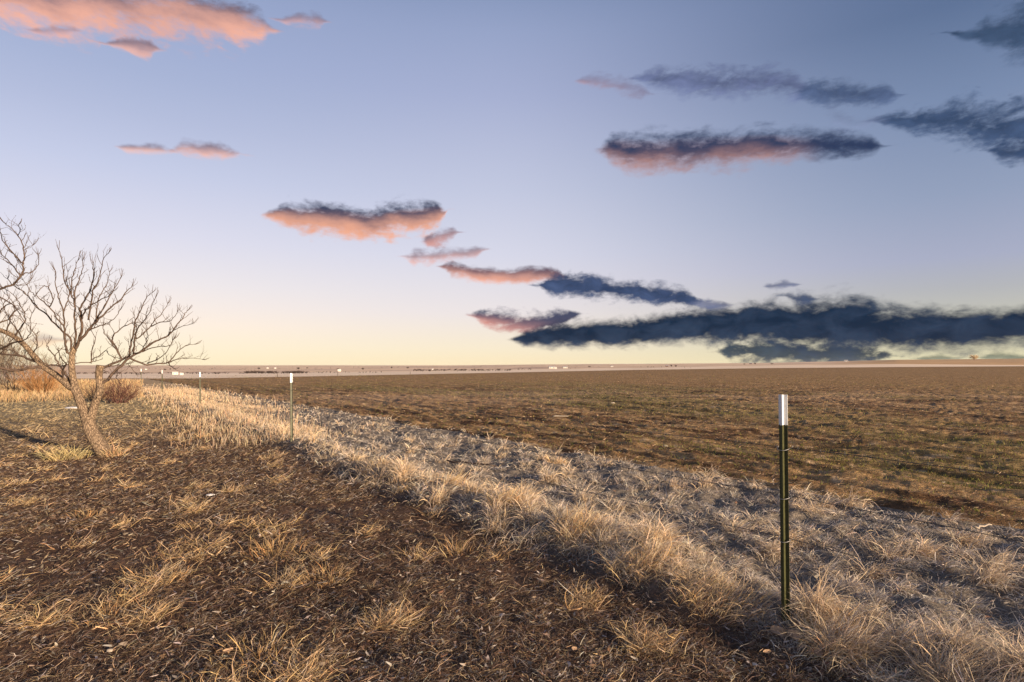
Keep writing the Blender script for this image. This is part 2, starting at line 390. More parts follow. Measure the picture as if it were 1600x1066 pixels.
# tall straw by the far posts and the rough beyond the yard
u = rng.uniform(12, 45, 16000); v = 3.5+rng.normal(0, .75, 16000)+(u > 20)*rng.uniform(0, 2, 16000)
x, y = xy(u, v); n = len(x); r = np.hypot(x, y); hh = vn(x*1.2, y*1.2, 66)
P = np.stack([x, y, zg(x, y)], -1)
blades('tall_grass', P, np.where(rng.uniform(0, 1, n) < .02, rng.uniform(.35, .6, n), (.08+.16*hh)*rng.uniform(.6, 1.2, n)), np.maximum(.003, r*.0005), rng.uniform(0, 6.28, n), rng.uniform(.02, .4, n), rng.uniform(.1, .6, n),
       pick(n, [(.55, .42, .28), (.46, .38, .28), (.5, .32, .18)], (.5, .35, .15)), 'tall pale straw grass around the far fence posts')
n = 26000; aa = np.radians(rng.uniform(-60, -33, n)); r = rng.uniform(33, 72, n)
x = r*np.sin(aa); y = r*np.cos(aa); hh = vn(x*.3, y*.3, 68)
P = np.stack([x, y, zg(x, y)], -1)
blades('rough_grass', P, (.15+.35*hh)*rng.uniform(.6, 1.2, n), r*.0006, rng.uniform(0, 6.28, n), rng.uniform(.02, .5, n), rng.uniform(.1, .6, n),
       pick(n, [(.42, .28, .15), (.42, .32, .19), (.34, .25, .15)], (.5, .3, .2)), 'orange rough grass beyond the yard at the left')

def on_ground(px, py):
    Y = F*CZ/(py-HY); x = (px-800)/F*Y; return x, Y, float(zg(np.array(x), np.array(Y)))
def tuft(px, py, rad, h, nb, cols, p, label, group=None, lean=None, name='grass_tuft'):
    nb = int(nb*.6)
    x0, y0, z0 = on_ground(px, py); q = rng.uniform(0, 1, nb)**.7*rad; t = rng.uniform(0, 6.283, nb)
    x = x0+q*np.cos(t); y = y0+q*np.sin(t); r = np.hypot(x, y)
    A = t+rng.normal(0, .5, nb)
    if lean is not None:
        s = rng.uniform(0, 1, nb) < .75; A = np.where(s, lean+rng.normal(0, .5, nb), A)
    P = np.stack([x, y, zg(x, y)-.005], -1)
    return blades(name, P, h*(.85 if lean is None else .68)*rng.uniform(.35, 1.2, nb), np.maximum(.0032, r*.0007)*rng.uniform(.5, 1.4, nb), A, .05+(.5 if lean is not None else .35)*q/rad+rng.uniform(0, .4, nb), rng.uniform(.2, 1.7, nb),
                  pick(nb, cols, p), label, 'grass tuft', group, None, wob=.45, origin=(x0, y0, z0), droop=2.4)
GOLD = [(.72, .53, .31), (.62, .49, .34), (.72, .48, .24)]
tuft(105, 716, .32, .42, 500, [(.5, .4, .2), (.42, .35, .2)], (.6, .4), 'yellow upright grass tuft just left of the leaning tree trunk')
tuft(178, 712, .16, .36, 220, [(.52, .38, .22), (.48, .3, .17)], (.6, .4), 'orange grass tuft against the right foot of the tree trunk')
G = 'golden grass tufts along the fence line'
for (px, py, rad, h, nb, lb) in (
    (708, 770, .22, .36, 700, 'farthest upright golden grass tuft between the second post and the nearest post'),
    (790, 806, .25, .40, 900, 'dense golden grass tuft in the middle of the photo, standing tall by the fence'),
    (905, 852, .30, .42, 1200, 'wide golden grass tuft left of the nearest post, leaning along the fence'),
    (1000, 905, .28, .34, 1100, 'tawny drooping grass tuft in the tall band before the nearest post'),
    (1120, 950, .30, .34, 1300, 'swept-over golden grass tuft close at the left of the nearest post'),
    (1305, 1022, .22, .32, 1100, 'orange swept grass tuft just right of the foot of the nearest post'),
    (600, 742, .28, .28, 700, 'low golden tuft on the yard side of the grass band'),
    (870, 726, .2, .25, 320, 'small golden tuft near the field edge in the centre')):
    tuft(px, py, rad, h, nb, GOLD, (.45, .35, .2), lb, G, lean=ALONG+.2)
YT = 'low straw tufts in the bare yard'
for (px, py, rad, h, nb, lb) in (
    (135, 808, .13, .16, 130, 'small orange straw tuft in the left of the yard'),
    (715, 862, .17, .20, 240, 'loose straw tuft alone on dark soil below the grass band'),
    (430, 862, .26, .20, 420, 'spiky orange dead weed spread in the middle of the yard'),
    (505, 905, .18, .18, 260, 'pale curled straw tuft right of the spiky orange weed'),
    (245, 905, .26, .15, 300, 'flat pale straw tuft in the left foreground of the yard'),
    (170, 965, .22, .14, 240, 'flattened yellow straw tuft low in the left foreground'),
    (400, 1030, .22, .18, 300, 'curled pale straw tuft at the bottom edge left of the centre')):
    tuft(px, py, rad, h, nb, [(.44, .30, .15), (.40, .30, .19), (.5, .29, .13)], (.4, .35, .25), lb, YT)

# ------------------------------------------------------------------ fence
HP = 1.40
posts = [(1228, 975, 1.4, -6, .012), (457, 693, 1.4, 4, .016), (313.5, 641, 1.4, 2, .01), (254, 619.5, 1.4, -3, .0), (221, 608, 1.4, 5, .0)]
plabels = ['nearest green steel fence post with a white top, standing at the right in tall grass',
           'second green steel fence post from the camera, sunlit olive with a white top',
           'third green steel fence post, in the tall straw grass left of the centre',
           'fourth green steel fence post, beside the dark shrub',
           'farthest and smallest green steel fence post, half hidden behind the dark shrub']
FW, RB, TK = .050, .040, .005
def tsec(z0, z1, grow=0):
    w = FW/2+grow; t = TK/2+grow; rb = RB+grow
    pts = [(-w, 0), (w, 0), (w, -t*1.2), (t+.002, -t*2), (t, -rb+.004), (t+.003, -rb), (-t-.003, -rb), (-t, -rb+.004), (-t-.002, -t*2), (-w, -t*1.2)]
    return pts, z0, z1
WH = (1.075, .78, .52)
def make_post():
    root = empty('fence_post', (0, 0, 0), 'x', 'fence post', 'steel posts of the wire fence')
    def extr(pts, z0, z1, mb):
        n = len(pts); mb.add([(p[0], p[1], z0) for p in pts]+[(p[0], p[1], z1) for p in pts],
            [(i, i+1 if i+1 < n else 0, (i+1 if i+1 < n else 0)+n, i+n) for i in range(n)][::1]+[tuple(range(n))[::-1], tuple(range(n, 2*n))])
    s = MB(); extr(*(tsec(-.12, HP-.185)), s)
    for k in range(20):
        z = .05+k*.058; s.box(-.012, .0, z, .012, .008, z+.022)
    s.build('stake', M['green'], root, False)
    t = MB(); extr(*(tsec(HP-.185, HP, .0006)), t)
    for k in range(3):
        z = HP-.165+k*.058; t.box(-.012, .0006, z, .012, .0085, z+.022)
    t.build('painted_tip', M['white'], root, False)
    for h in WH:
        c = MB(); P = []
        for k in range(13):
            f = k/12; ang = math.pi*(1+f)
            P.append((.036*math.cos(ang), .012+.062*math.sin(ang)*.95, h-.012*math.sin(math.pi*f)))
        P = [(-.034, .018, h+.006), (-.040, .014, h)]+P+[(.040, .014, h), (.050, .012, h+.012)]
        c.tube(P, .0016, 5); c.build('wire_clip', M['clip'], root)
    return root
PW = []
proto = make_post()
for i, (px, py, hh, dr, ln) in enumerate(posts):
    if i: 
        o = proto.copy(); link(o)
        for ch in proto.children:
            c = ch.copy(); link(c, o)
    else: o = proto
    Y = [3.475, 11.35, 20.9, 30.3, 40.][i]; x = (px-800)/F*Y; z = CZ-(py-HY)/F*Y
    if i == 4: z = 0
    o.location = (x, Y, z); o['label'] = plabels[i]
    # flange faces the field, rib to the yard
    o.rotation_euler = (0, -ln*1.0, math.atan2(FV[1], FV[0])-math.pi/2+R(dr)+(R(16) if i == 0 else 0))
    PW.append(Vector((x, Y, z)))
PW.append(PW[-1]+Vector((FD[0]*12, FD[1]*12, 0))); PW.insert(0, PW[0]-Vector((FD[0]*9.5, FD[1]*9.5, 0)))
for k, (h, nm) in enumerate(zip(WH, ('top', 'second', 'third'))):
    mb = MB(); P = []
    offv = Vector((FV[0], FV[1], 0))*.012
    for a_, b_ in zip(PW[:-1], PW[1:]):
        for j in range(24):
            f = j/24; p = a_.lerp(b_, f)+offv; p.z += h-.05*4*f*(1-f)*(.5+.4*k)*.6+.004*math.sin(j*1.7+k)
            P.append(p)
    mb.tube(P, .0021, 5)
    for s_ in range(len(P)-1):
        d = P[s_+1]-P[s_]; nb = int(d.length/.125); dn = d.normalized()
        if P[s_].y > 24 or P[s_].y < -3: continue
        for j in range(nb):
            c0 = P[s_]+d*((j+.5)/nb); t0 = random.uniform(0, 6.28)
            a1 = dn.orthogonal().normalized(); a2 = dn.cross(a1)
            for sgn in (0, 1.7):
                w = a1*math.cos(t0+sgn)+a2*math.sin(t0+sgn)
                mb.tube([c0-w*.016, c0+w*.016], .0018, 3)
    tag(mb.build('barbed_wire', M['wire']), {'top': 'top strand of barbed wire strung along the fence posts', 'second': 'second strand of barbed wire from the top of the fence',
        'third': 'lowest strand of barbed wire, just above the grass'}[nm], 'wire', 'barbed wires of the fence')

# ------------------------------------------------------------------ the leaning tree
TY = 10.16
def smooth_path(P, Rr, sub=3):
    Q = []; q = []
    n = len(P)
    for i in range(n-1):
        p0, p1, p2, p3 = P[max(i-1, 0)], P[i], P[i+1], P[min(i+2, n-1)]
        for k in range(sub):
            t = k/sub; t2, t3 = t*t, t*t*t
            Q.append((p1*2+(p2-p0)*t+(p0*2-p1*5+p2*4-p3)*t2+(p1*3-p0-p2*3+p3)*t3)*.5); q.append(Rr[i]*(1-t)+Rr[i+1]*t)
    Q.append(P[-1]); q.append(Rr[-1]); return Q, q
def tree_from(limbs, Y0, trunkmat, twigmat, trunk_n, root, seed, tw_len=(.09, .25), tw_gap=.085, depth=1.0, thick=1.0):
    rnd = random.Random(seed); nodes = []      # (px, py, dy)
    tb, bb, wb = MB(), MB(), MB(); o0 = root.location
    for li, (pts, ra, rb) in enumerate(limbs):
        if nodes and li >= trunk_n:
            n_ = min(nodes, key=lambda q: (q[0]-pts[0][0])**2+(q[1]-pts[0][1])**2); d0 = n_[2]
        else: d0 = 0 if not nodes else min(nodes, key=lambda q: (q[0]-pts[0][0])**2+(q[1]-pts[0][1])**2)[2]
        d1 = d0+(0 if li < trunk_n else rnd.uniform(-.75, .75)*depth)
        P = []; n = len(pts)
        for i, (a_, b_) in enumerate(pts):
            f = i/(n-1); dy = d0+(d1-d0)*f; nodes.append((a_, b_, dy)); Y = Y0+dy
            # move with the depth: keep the true shape of the limb, not its outline from one eye point
            P.append(Vector(((a_-800)/F*Y, Y, CZ-(b_-HY)/F*Y))-o0)
        for i in range(n-1):
            for s_ in (.33, .66):
                nodes.append((pts[i][0]*(1-s_)+pts[i+1][0]*s_, pts[i][1]*(1-s_)+pts[i+1][1]*s_, d0+(d1-d0)*(i+s_)/(n-1)))
        Rr = [(ra+(rb-ra)*(i/(n-1)))*Y0/F*thick for i in range(n)] if not isinstance(ra, (list, tuple)) else [q*Y0/F*thick for q in ra]
        Q, q = smooth_path(P, Rr, 4)
        if li >= trunk_n:
            for i in range(1, len(Q)-1): Q[i] = Q[i]+Vector((rnd.gauss(0, .006), rnd.gauss(0, .006), rnd.gauss(0, .006)))
        if li < trunk_n: tb.tube(Q, q, 16)
        else: bb.tube(Q, [w_*.85 for w_ in q], 7)
        # twigs
        if li >= trunk_n:
            tot = 0
            for i in range(1, len(Q)):
                tot += (Q[i]-Q[i-1]).length
                if q[i] > .028 or tot < tw_gap: continue
                tot = 0
                def twig(p, d, Ln, r, lv):
                    W_ = [p]; dd = d.copy(); ns = 5
                    for s_ in range(ns):
                        dd = (dd+Vector((rnd.gauss(0, .22), rnd.gauss(0, .22), rnd.gauss(0, .15)+.13))).normalized()
                        W_.append(W_[-1]+dd*(Ln/ns))
                        if lv and rnd.random() < .45 and s_ > 0:
                            sd = (dd+Vector((rnd.uniform(-1, 1), rnd.uniform(-1, 1), rnd.uniform(-.3, .8)))).normalized()
                            twig(W_[-1], sd, Ln*rnd.uniform(.3, .6), r*.65, lv-1)
                    wb.tube(W_, [r*(1-.6*s_/ns) for s_ in range(ns+1)], 4)
                    if rnd.random() < .5: wb.tube([W_[-1], W_[-1]+dd*.012], [r*1.1, r*.7], 4)
                ax = (Q[i]-Q[i-1]).normalized()
                sd = (ax*.7+Vector((rnd.uniform(-1, 1), rnd.uniform(-1, 1), rnd.uniform(-.2, .9)))).normalized()
                twig(Q[i], sd, rnd.uniform(*tw_len), min(q[i]*.55, .0065)*1.0, 1)
            # end fan
            ax = (Q[-1]-Q[-3]).normalized()
            for _ in range(3):
                sd = (ax+Vector((rnd.gauss(0, .4), rnd.gauss(0, .4), rnd.gauss(0, .3)))).normalized()
                W_ = [Q[-1]+sd*(.03*s_*rnd.uniform(.8, 1.2))+Vector((0, 0, .004*s_*s_)) for s_ in range(5)]; W_[0] = Q[-1]
                wb.tube(W_, [.0045, .004, .0035, .003, .002], 4)
    if trunk_n: tb.build('trunk', trunkmat, root)
    bb.build('branches', M['branchbark'], root)
    wb.build('twigs', twigmat, root)
M['branchbark'] = simple_mat('branch_bark', (.085, .06, .047), .9, .1, 0, .4, 14, .004)
limbs = [
 ([(170,722),(166,712),(158,699),(149,686),(141,671),(137,655),(130,639),(124,623),(119,611),(113,603)], (14,12,10.5,9.8,9.4,9,6.8,6.2,6.2,5), 0),
 ([(138,664),(143,649),(149,629),(155,613),(155.7,600),(154.5,585),(156.5,571)], (6.5,6.2,5.8,5.6,4.8,4.9,5.2), 0),
 ([(121,614),(117,606),(110,605),(97.5,594),(84,583.6),(70.5,574.6),(60,564),(49.5,552),(37.5,538.5),(22.5,526.5),(10.5,520),(0,516),(-30,506),(-70,498)], (5.6,5.4,5.2,4.8,4.6,4.4,4.2,3.9,3.7,3.6,3.5,3.4,3,2), 0),
 ([(121,616),(117,603),(114,591),(112,573),(112.6,555),(115.6,546),(117,544.5)], (5.2,5,4.8,4.4,4.1,4.2,3), 0),
 ([(72,575),(60,574),(40.5,576),(18,579),(0,574.6),(-30,572),(-60,566)], 2.8, 1.6),
 ([(62,567),(49.5,563),(33,556.6),(9,553.6),(0,553),(-30,548)], 2.4, 1.2),
 ([(70,572),(81,570),(96,572),(112.6,568.6),(141,566),(150,564)], 1.6, .7),
 ([(97,594),(98,580),(103,570),(96,560),(92,548)], 1.6, .5),
 ([(117,603),(107,592),(97,575),(90,566),(84,555),(76,545),(74,538)], 2.0, .5),
 ([(112,556),(104,548),(104,543),(100.6,529.5),(100,510),(99,487.5),(91.5,464.6),(87,445),(87,424)], 2.2, .5),
 ([(117,544.5),(124.6,532.5),(127.6,505.5),(124.6,484.5),(126,479.6),(139.6,457),(146,430),(145.6,412)], 2.8, .6),
 ([(124.6,532.5),(138.7,516),(143.8,508),(158.8,495),(168,485.7),(188.8,467),(198,454.7),(205.7,448)], 2.4, .5),
 ([(138,517),(151,499),(164,478),(175.6,457.5),(189.7,433)], 1.8, .5),
 ([(117,545),(118.6,525),(117,502.5),(117,475),(111,460),(99,433),(97.5,412),(92,391)], 2.0, .5),
 ([(111,460),(112,439),(118.5,421),(121.5,407.5)], 1.2, .4),
 ([(117,475),(117,457),(123,436),(129,421),(129,407.5)], 1.3, .4),
 ([(127,500),(132,488),(139.6,479.6),(159,467.6),(170,462),(176,455)], 1.4, .5),
 ([(138,500),(144,464.6),(145.6,452.6),(154.6,436),(160,409),(168,397)], 1.5, .4),
 ([(112,548),(108,528),(90,510),(73.6,493.6),(51,472),(42,460),(22.5,446.6),(12,436)], 1.8, .6),
 ([(100,510),(90,499),(77,479.6),(60,464.6),(48,455.6),(36,437.6)], 1.4, .4),
 ([(77,479.6),(82.6,467.6),(76.6,451),(69,446.6),(60,455),(55,462)], 1.0, .4),
 ([(99,487),(106,470),(108,455),(104,440),(106,425)], 1.1, .4),
 ([(150,499),(152,480),(156,462),(168,440),(171,425)], 1.2, .4),
 ([(140,516),(150,512),(166,505),(178,498),(188,484)], 1.2, .4),
 ([(155.7,601),(168,592.6),(185,575.7),(202,559),(222.6,547.6),(243,533.5),(262,525),(275,510),(286,495),(292,486)], 2.9, .5),
 ([(156,577),(162.5,574),(188.8,562.6),(202,556)], 2.6, 1.8),
 ([(202,559),(205.7,560.7),(226,569),(245,568),(264,566),(278.8,549.5),(290,540),(303,538)], 2.0, .4),
 ([(264,566),(280,561),(297,560),(316,561.7)], 1.0, .3),
 ([(262,567),(266,571),(273,576)], .9, .4),
 ([(202,556),(205.7,532.6),(211,504.4),(217,491),(228,467),(237.6,457.5)], 1.8, .4),
 ([(209,552),(211,529),(215,514),(225,502),(232,491),(243,465)], 1.6, .4),
 ([(190,561),(177.5,536),(176.6,525),(190.6,512),(209,504),(228,505)], 1.6, .5),
 ([(190,560),(178,540),(164,521),(160.6,510)], 1.3, .4),
 ([(211,529),(217,527),(234,512),(238,504),(252.6,489.4),(262,475)], 1.3, .4),
 ([(236,510),(250,504),(267.6,500.7),(277,487.5)], 1.1, .4),
 ([(230,568),(245,562),(260,551),(269.5,532.5)], 1.1, .4),
 ([(212,553),(237.6,543.8),(264,540),(272,530)], 1.1, .4),
 ([(222,548),(228,535),(231,525),(228,515)], .9, .4),
 ([(262,525),(272,516),(285,510),(300,506)], .9, .3),
 ([(142,567),(143.8,547.6),(148.4,529),(142,515)], 1.2, .4),
 ([(142,562),(155,556),(165,548),(172,556),(185,560)], 1.0, .4),
 ([(163,574),(178,572),(196,568),(205,575),(212,584)], 1.0, .4),
 ([(185,576),(182,590),(188,600),(184,608)], .8, .3),
 ([(37,538),(30,520),(18,505),(10,490),(2,470)], 1.4, .4),
 ([(22,527),(32,512),(40,500),(33,478),(20,460),(5,450)], 1.2, .4),
 ([(10,520),(15,500),(22,480),(12,462)], 1.1, .4),
 ([(50,552),(58,540),(56,525),(48,510),(50,490)], 1.1, .4),
 ([(0,553),(12,540),(20,530),(30,535)], 1.0, .4),
 ([(33,557),(20,548),(5,545),(-10,535)], 1.2, .4),
]
bx, by = (168-800)/F*TY, TY
root = empty('bare_tree', (bx, by, 0), 'leaning forked bare tree with pale furrowed bark and a sawn-off stub', 'tree')
tree_from(limbs, TY, M['bark'], M['twig'], 4, root, 3)
# second tree, its trunk beyond the left edge
limbs2 = [
 ([(-150,735),(-145,700),(-128,640),(-118,580),(-108,530),(-90,490)], (15,12,11,10,8,6), 0),
 ([(-90,492),(-60,470),(-30,457),(0,451),(19.5,445),(31.5,431.6),(36.8,422.6),(36,412),(38,400),(36,385),(28.5,370),(18,357),(9,350)], 2.4, .5),
 ([(36,412),(21,397),(4.5,376),(0,358)], 1.2, .5),
 ([(31.5,431.6),(19.5,415),(4.5,398.6),(-2,390)], 1.2, .5),
 ([(31.5,431.6),(40,427),(49.6,425.6),(60,413.6),(60,398.6)], 1.2, .4),
 ([(19.5,445),(40.6,445),(48,437.6)], .8, .4),
 ([(28.5,370),(31,360),(29,351)], .7, .4),
 ([(38,391),(44,386),(52,383)], .6, .3),
 ([(-60,470),(-40,440),(-25,415),(-12,390),(-6,372)], 2.4, .6),
 ([(-108,530),(-60,525),(-30,520),(-5,505),(12,500),(22,488)], 3.0, .6),
 ([(-118,580),(-70,560),(-30,548),(0,545),(20,536),(38,532),(48,520)], 2.8, .6),
 ([(-30,520),(-10,500),(5,480),(20,476),(34,488)], 1.6, .5),
 ([(-30,457),(-10,462),(10,470),(25,482),(40,505)], 1.6, .5),
]
root2 = empty('bare_tree', ((-150-800)/F*9.4, 9.4, 0), 'bare tree reaching curved branches in from beyond the left edge', 'tree')
tree_from(limbs2, 9.4, M['bark'], M['twig'], 1, root2, 9)

# shrubs: many thin stems fanning from a crown
def shrub(name, px, py, halfw, h, ns, mat, label, seed, lv=2, r0=.012, spread=1.0, cat='shrub', depth=None):
    x0, y0, z0 = on_ground(px, py); rnd = random.Random(seed); root = empty(name, (x0, y0, z0), label, cat); mb = MB(); tm = MB()
    def stem(p, d, Ln, r, l, mb):
        P = [p]; ns_ = 5
        for s_ in range(ns_):
            d = (d+Vector((rnd.gauss(0, .13), rnd.gauss(0, .13), rnd.gauss(0, .08)+.02))).normalized(); P.append(P[-1]+d*(Ln/ns_))
            if l and s_ > 0:
                for _ in range(1 if rnd.random() < .75 else 2):
                    stem(P[-1], (d+Vector((rnd.uniform(-.8, .8), rnd.uniform(-.8, .8), rnd.uniform(-.2, .6)))).normalized(), Ln*rnd.uniform(.3, .6), r*.6, l-1, tm)
        mb.tube(P, [r*(1-.65*s_/ns_) for s_ in range(ns_+1)], 4, False)
    for i in range(ns):
        t = rnd.uniform(0, 6.28); q = rnd.random()**.6
        p = Vector((math.cos(t)*q*halfw*.45, math.sin(t)*q*halfw*.45, -.03))
        d = Vector((math.cos(t)*q*spread, math.sin(t)*q*spread, 1)).normalized()
        stem(p, d, h*rnd.uniform(.6, 1.1), r0*rnd.uniform(.7, 1.2), lv, mb)
    mb.build('stems', mat, root); tm.build('twigs', mat, root)
    return root
shrub('shrub', 66, 616, 1.0, 1.25, 130, M['twig_orange'], 'rounded orange stemmed bare shrub beyond the yard, behind the long left limb', 21, 1, .012, .75)
shrub('shrub', 185, 630, .8, .85, 95, M['twig_red'], 'dark reddish leafless shrub right behind the tree trunk', 22, 1, .009, .9)
shrub('shrub', 150, 626, .5, .75, 40, M['twig'], 'small grey-brown shrub between the forks of the tree', 23, 1, .008, .8)
shrub('shrub', 22, 613, .5, 1.9, 16, M['twig'], 'tall thin spreading shrub left of the orange one', 24, 2, .02, .9)
shrub('distant_tree', 5, 604, 1.6, 3.6, 34, M['twig_pale'], 'pale airy bare tree far behind the left limb', 25, 2, .03, .7, 'tree')
shrub('distant_tree', 60, 602, 1.0, 2.2, 26, M['twig_pale'], 'low pale bare tree behind the orange shrub', 26, 2, .02, .7, 'tree')

# ------------------------------------------------------------------ small things lying about
def blob(name, px, py, sx, sy, sz, mat, label, cat, seed, rot=0, tilt=0, up=0):
    x0, y0, z0 = on_ground(px, py); rnd = random.Random(seed); mb = MB(); n, k = 18, 5
    v = []; 
    sh = [1+rnd.uniform(-.22, .22) for _ in range(n)]
    for j in range(k):
        f = j/k; rr = math.cos(f*math.pi/2)**.5
        for i in range(n):
            t = 2*math.pi*i/n; q = (sh[i]+sh[(i+1) % n])*.5
            v.append((sx*rr*q*math.cos(t), sy*rr*q*math.sin(t), sz*math.sin(f*math.pi/2)*(1+rnd.uniform(-.1, .1))))
    v.append((0, 0, sz)); f_ = [tuple(range(n))[::-1]]
    for j in range(k-1):
        for i in range(n): f_.append((j*n+i, j*n+(i+1) % n, (j+1)*n+(i+1) % n, (j+1)*n+i))
    for i in range(n): f_.append(((k-1)*n+i, (k-1)*n+(i+1) % n, k*n))
    mb.add(v, f_); o = mb.build(name, mat); o.location = (x0, y0, z0+up); o.rotation_euler = (tilt, 0, rot)
    return tag(o, label, cat)
blob('snow_patch', 115, 638.5, .30, .18, .06, M['snow'], 'small white patch of old snow left of the tree trunk', 'snow', 1)
blob('paper_scrap', 328, 776, .045, .02, .015, M['snow'], 'white scrap lying on the brown yard', 'litter', 2, .5, .2, .015)
blob('pebble', 172, 1021, .018, .013, .012, M['bone'], 'tiny pale pebble in the left foreground of the yard', 'stone', 3, 0, 0, .01)
blob('pebble', 1040, 694, .05, .03, .03, M['bone'], 'pale stone in the field past the tufts at the middle', 'stone', 4)
blob('pebble', 957, 630, .10, .05, .05, M['bone'], 'pale stone out in the greenish part of the field', 'stone', 5)
blob('pebble', 1474, 747, .035, .02, .03, M['bone'], 'small white bleached lump on the soil right of the nearest post', 'stone', 6)
def stick(px, py, Ln, rad, rz, label, mat=None, up=.02, name='stick', cat='stick'):
    x0, y0, z0 = on_ground(px, py); mb = MB(); rnd = random.Random(px)
    P = [(Ln*(i/6-.5), rnd.gauss(0, .012), rnd.gauss(0, .006)) for i in range(7)]
    mb.tube(P, [rad*(1-.4*i/6) for i in range(7)], 7); o = mb.build(name, mat or M['bone']); o.location = (x0, y0, z0+up); o.rotation_euler = (0, 0, rz)
    return tag(o, label, cat)
stick(876, 651, .52, .022, .0, 'pale bleached stick lying flat in the field', up=.03)
stick(735, 728, 1.0, .016, -.6, 'dark branch lying in the grass strip below the fence wire', M['twig'], .10)
stick(1535, 832, .28, .010, .3, 'whitish stick at the field edge by the right border', up=.05)
def leaf(px, py, Ln, Wd, rz, tilt, label, seed):
    x0, y0, z0 = on_ground(px, py); rnd = random.Random(seed); v = []; f = []; a_, b_ = 9, 7
    for i in range(a_):
        t = i/(a_-1); w = Wd*math.sin(math.pi*(t*.92+.05))**.6*(1+.1*math.sin(9*t+seed))
        for j in range(b_):
            s_ = j/(b_-1)*2-1
            v.append((Ln*(t-.5), w*s_*.5, .12*Ln*s_*s_+.1*Ln*math.sin(t*3+seed)*.5+rnd.gauss(0, .0012)))
    for i in range(a_-1):
        for j in range(b_-1): f.append((i*b_+j, (i+1)*b_+j, (i+1)*b_+j+1, i*b_+j+1))
    mb = MB(); mb.add(v, f); P = [(-Ln*.5-.035+.035*k/3, .004*k, .01) for k in range(4)]; 
    o = mb.build('dry_leaf', M['leaf']); st = MB(); st.tube(P, .0014, 4); st.build('leaf_stalk', M['leaf'], o)
    md = o.modifiers.new('s', 'SOLIDIFY'); md.thickness = .0012
    o.location = (x0, y0, z0+.04); o.rotation_euler = (tilt+.15, .1, rz); return tag(o, label, 'leaf', 'dry leaves fallen by the nearest post')
leaf(1216, 1006, .085, .055, -.5, .5, 'brown dry leaf at the foot of the nearest post, left of two', 1)
leaf(1242, 1014, .075, .05, -.7, .6, 'tan dry leaf overlapping beside the foot of the nearest post', 2)
leaf(1277, 1037, .065, .05, .2, .3, 'pale grey-brown oval leaf in the soil right of the nearest post', 3)
leaf(1198, 1030, .05, .018, .4, .4, 'thin curled dry leaf lying below the nearest post', 4)
leaf(356, 1030, .05, .022, .6, .3, 'pale narrow leaf in the yard foreground', 5)
leaf(897, 1027, .03, .022, .2, .3, 'small whitish leaf on dark soil near the bottom centre', 6)

# ------------------------------------------------------------------ far things
def house(px, py, wpx, hpx, label, dark=False, name='farmhouse', roofm=None):
    x, y, z = place(px, py); s = y/F; w = wpx*s; h = hpx*s; d = w*.6
    root = empty(name, (x, y, z), label, 'building', 'farm buildings far across the plain', math.atan2(-x, y)+.15)
    mb = MB(); wl = h*.62
    mb.add([(-w/2,-d/2,-h*.3),(w/2,-d/2,-h*.3),(w/2,d/2,-h*.3),(-w/2,d/2,-h*.3),(-w/2,-d/2,wl),(w/2,-d/2,wl),(w/2,d/2,wl),(-w/2,d/2,wl),(-w/2,0,h*.97),(w/2,0,h*.97)],
           [(0,1,5,4),(2,3,7,6),(1,2,6,9,5),(3,0,4,8,7)])
    mb.build('wall', M['hdark'] if dark else M['hwhite'], root, False)
    r = MB(); e = w*.04
    r.add([(-w/2-e,-d/2-e,wl-h*.02),(w/2+e,-d/2-e,wl-h*.02),(w/2+e,0,h),(-w/2-e,0,h),(w/2+e,d/2+e,wl-h*.02),(-w/2-e,d/2+e,wl-h*.02)], [(0,1,2,3),(3,2,4,5)])
    ro = r.build('roof', roofm or M['hroof'], root, False); md = ro.modifiers.new('s', 'SOLIDIFY'); md.thickness = h*.04
    for k in (-.3, .25):
        g = MB(); g.box(w*k-w*.05, -d/2-w*.01, wl*.35, w*k+w*.05, -d/2+.01, wl*.8); g.build('window', M['glass'], root, False)
    return root
house(273.5, 585.5, 8, 4.5, 'long white farm building at the left, beyond the third post', roofm=M['hwhite'])
house(283.5, 586, 5, 3.5, 'small white shed right beside the long white farm building', roofm=M['hwhite'])
house(418, 576, 3, 2, 'tiny white house on the plain, left of the second post')
house(430, 576, 3, 2, 'tiny white house nearest above the second post')
house(530, 580.5, 5, 3.5, 'white house below a dark tree, right of the second post', roofm=M['hwhite'])
house(676, 578, 3, 2, 'tiny white house in the dark scrub line left of the centre')
house(862, 576, 9, 4, 'wide blue-grey barn on the plain at the centre')
house(868, 576.5, 4, 3, 'white shed at the right end of the blue-grey barn', roofm=M['hwhite'])
house(883, 575.5, 7, 3, 'grey farmhouse just right of the blue-grey barn')
house(956, 573.5, 4, 2, 'small pale farmhouse right of the centre')
house(1042, 573, 4, 2.5, 'dark red barn, leftmost of the dark farm group', True)
house(1173, 569, 4, 2, 'dark barn under the big cloud', True)
house(1322, 565.5, 5, 3, 'white house on the horizon at the right')
house(228, 578, 3, 2, 'tiny pale house by the horizon at the far left')

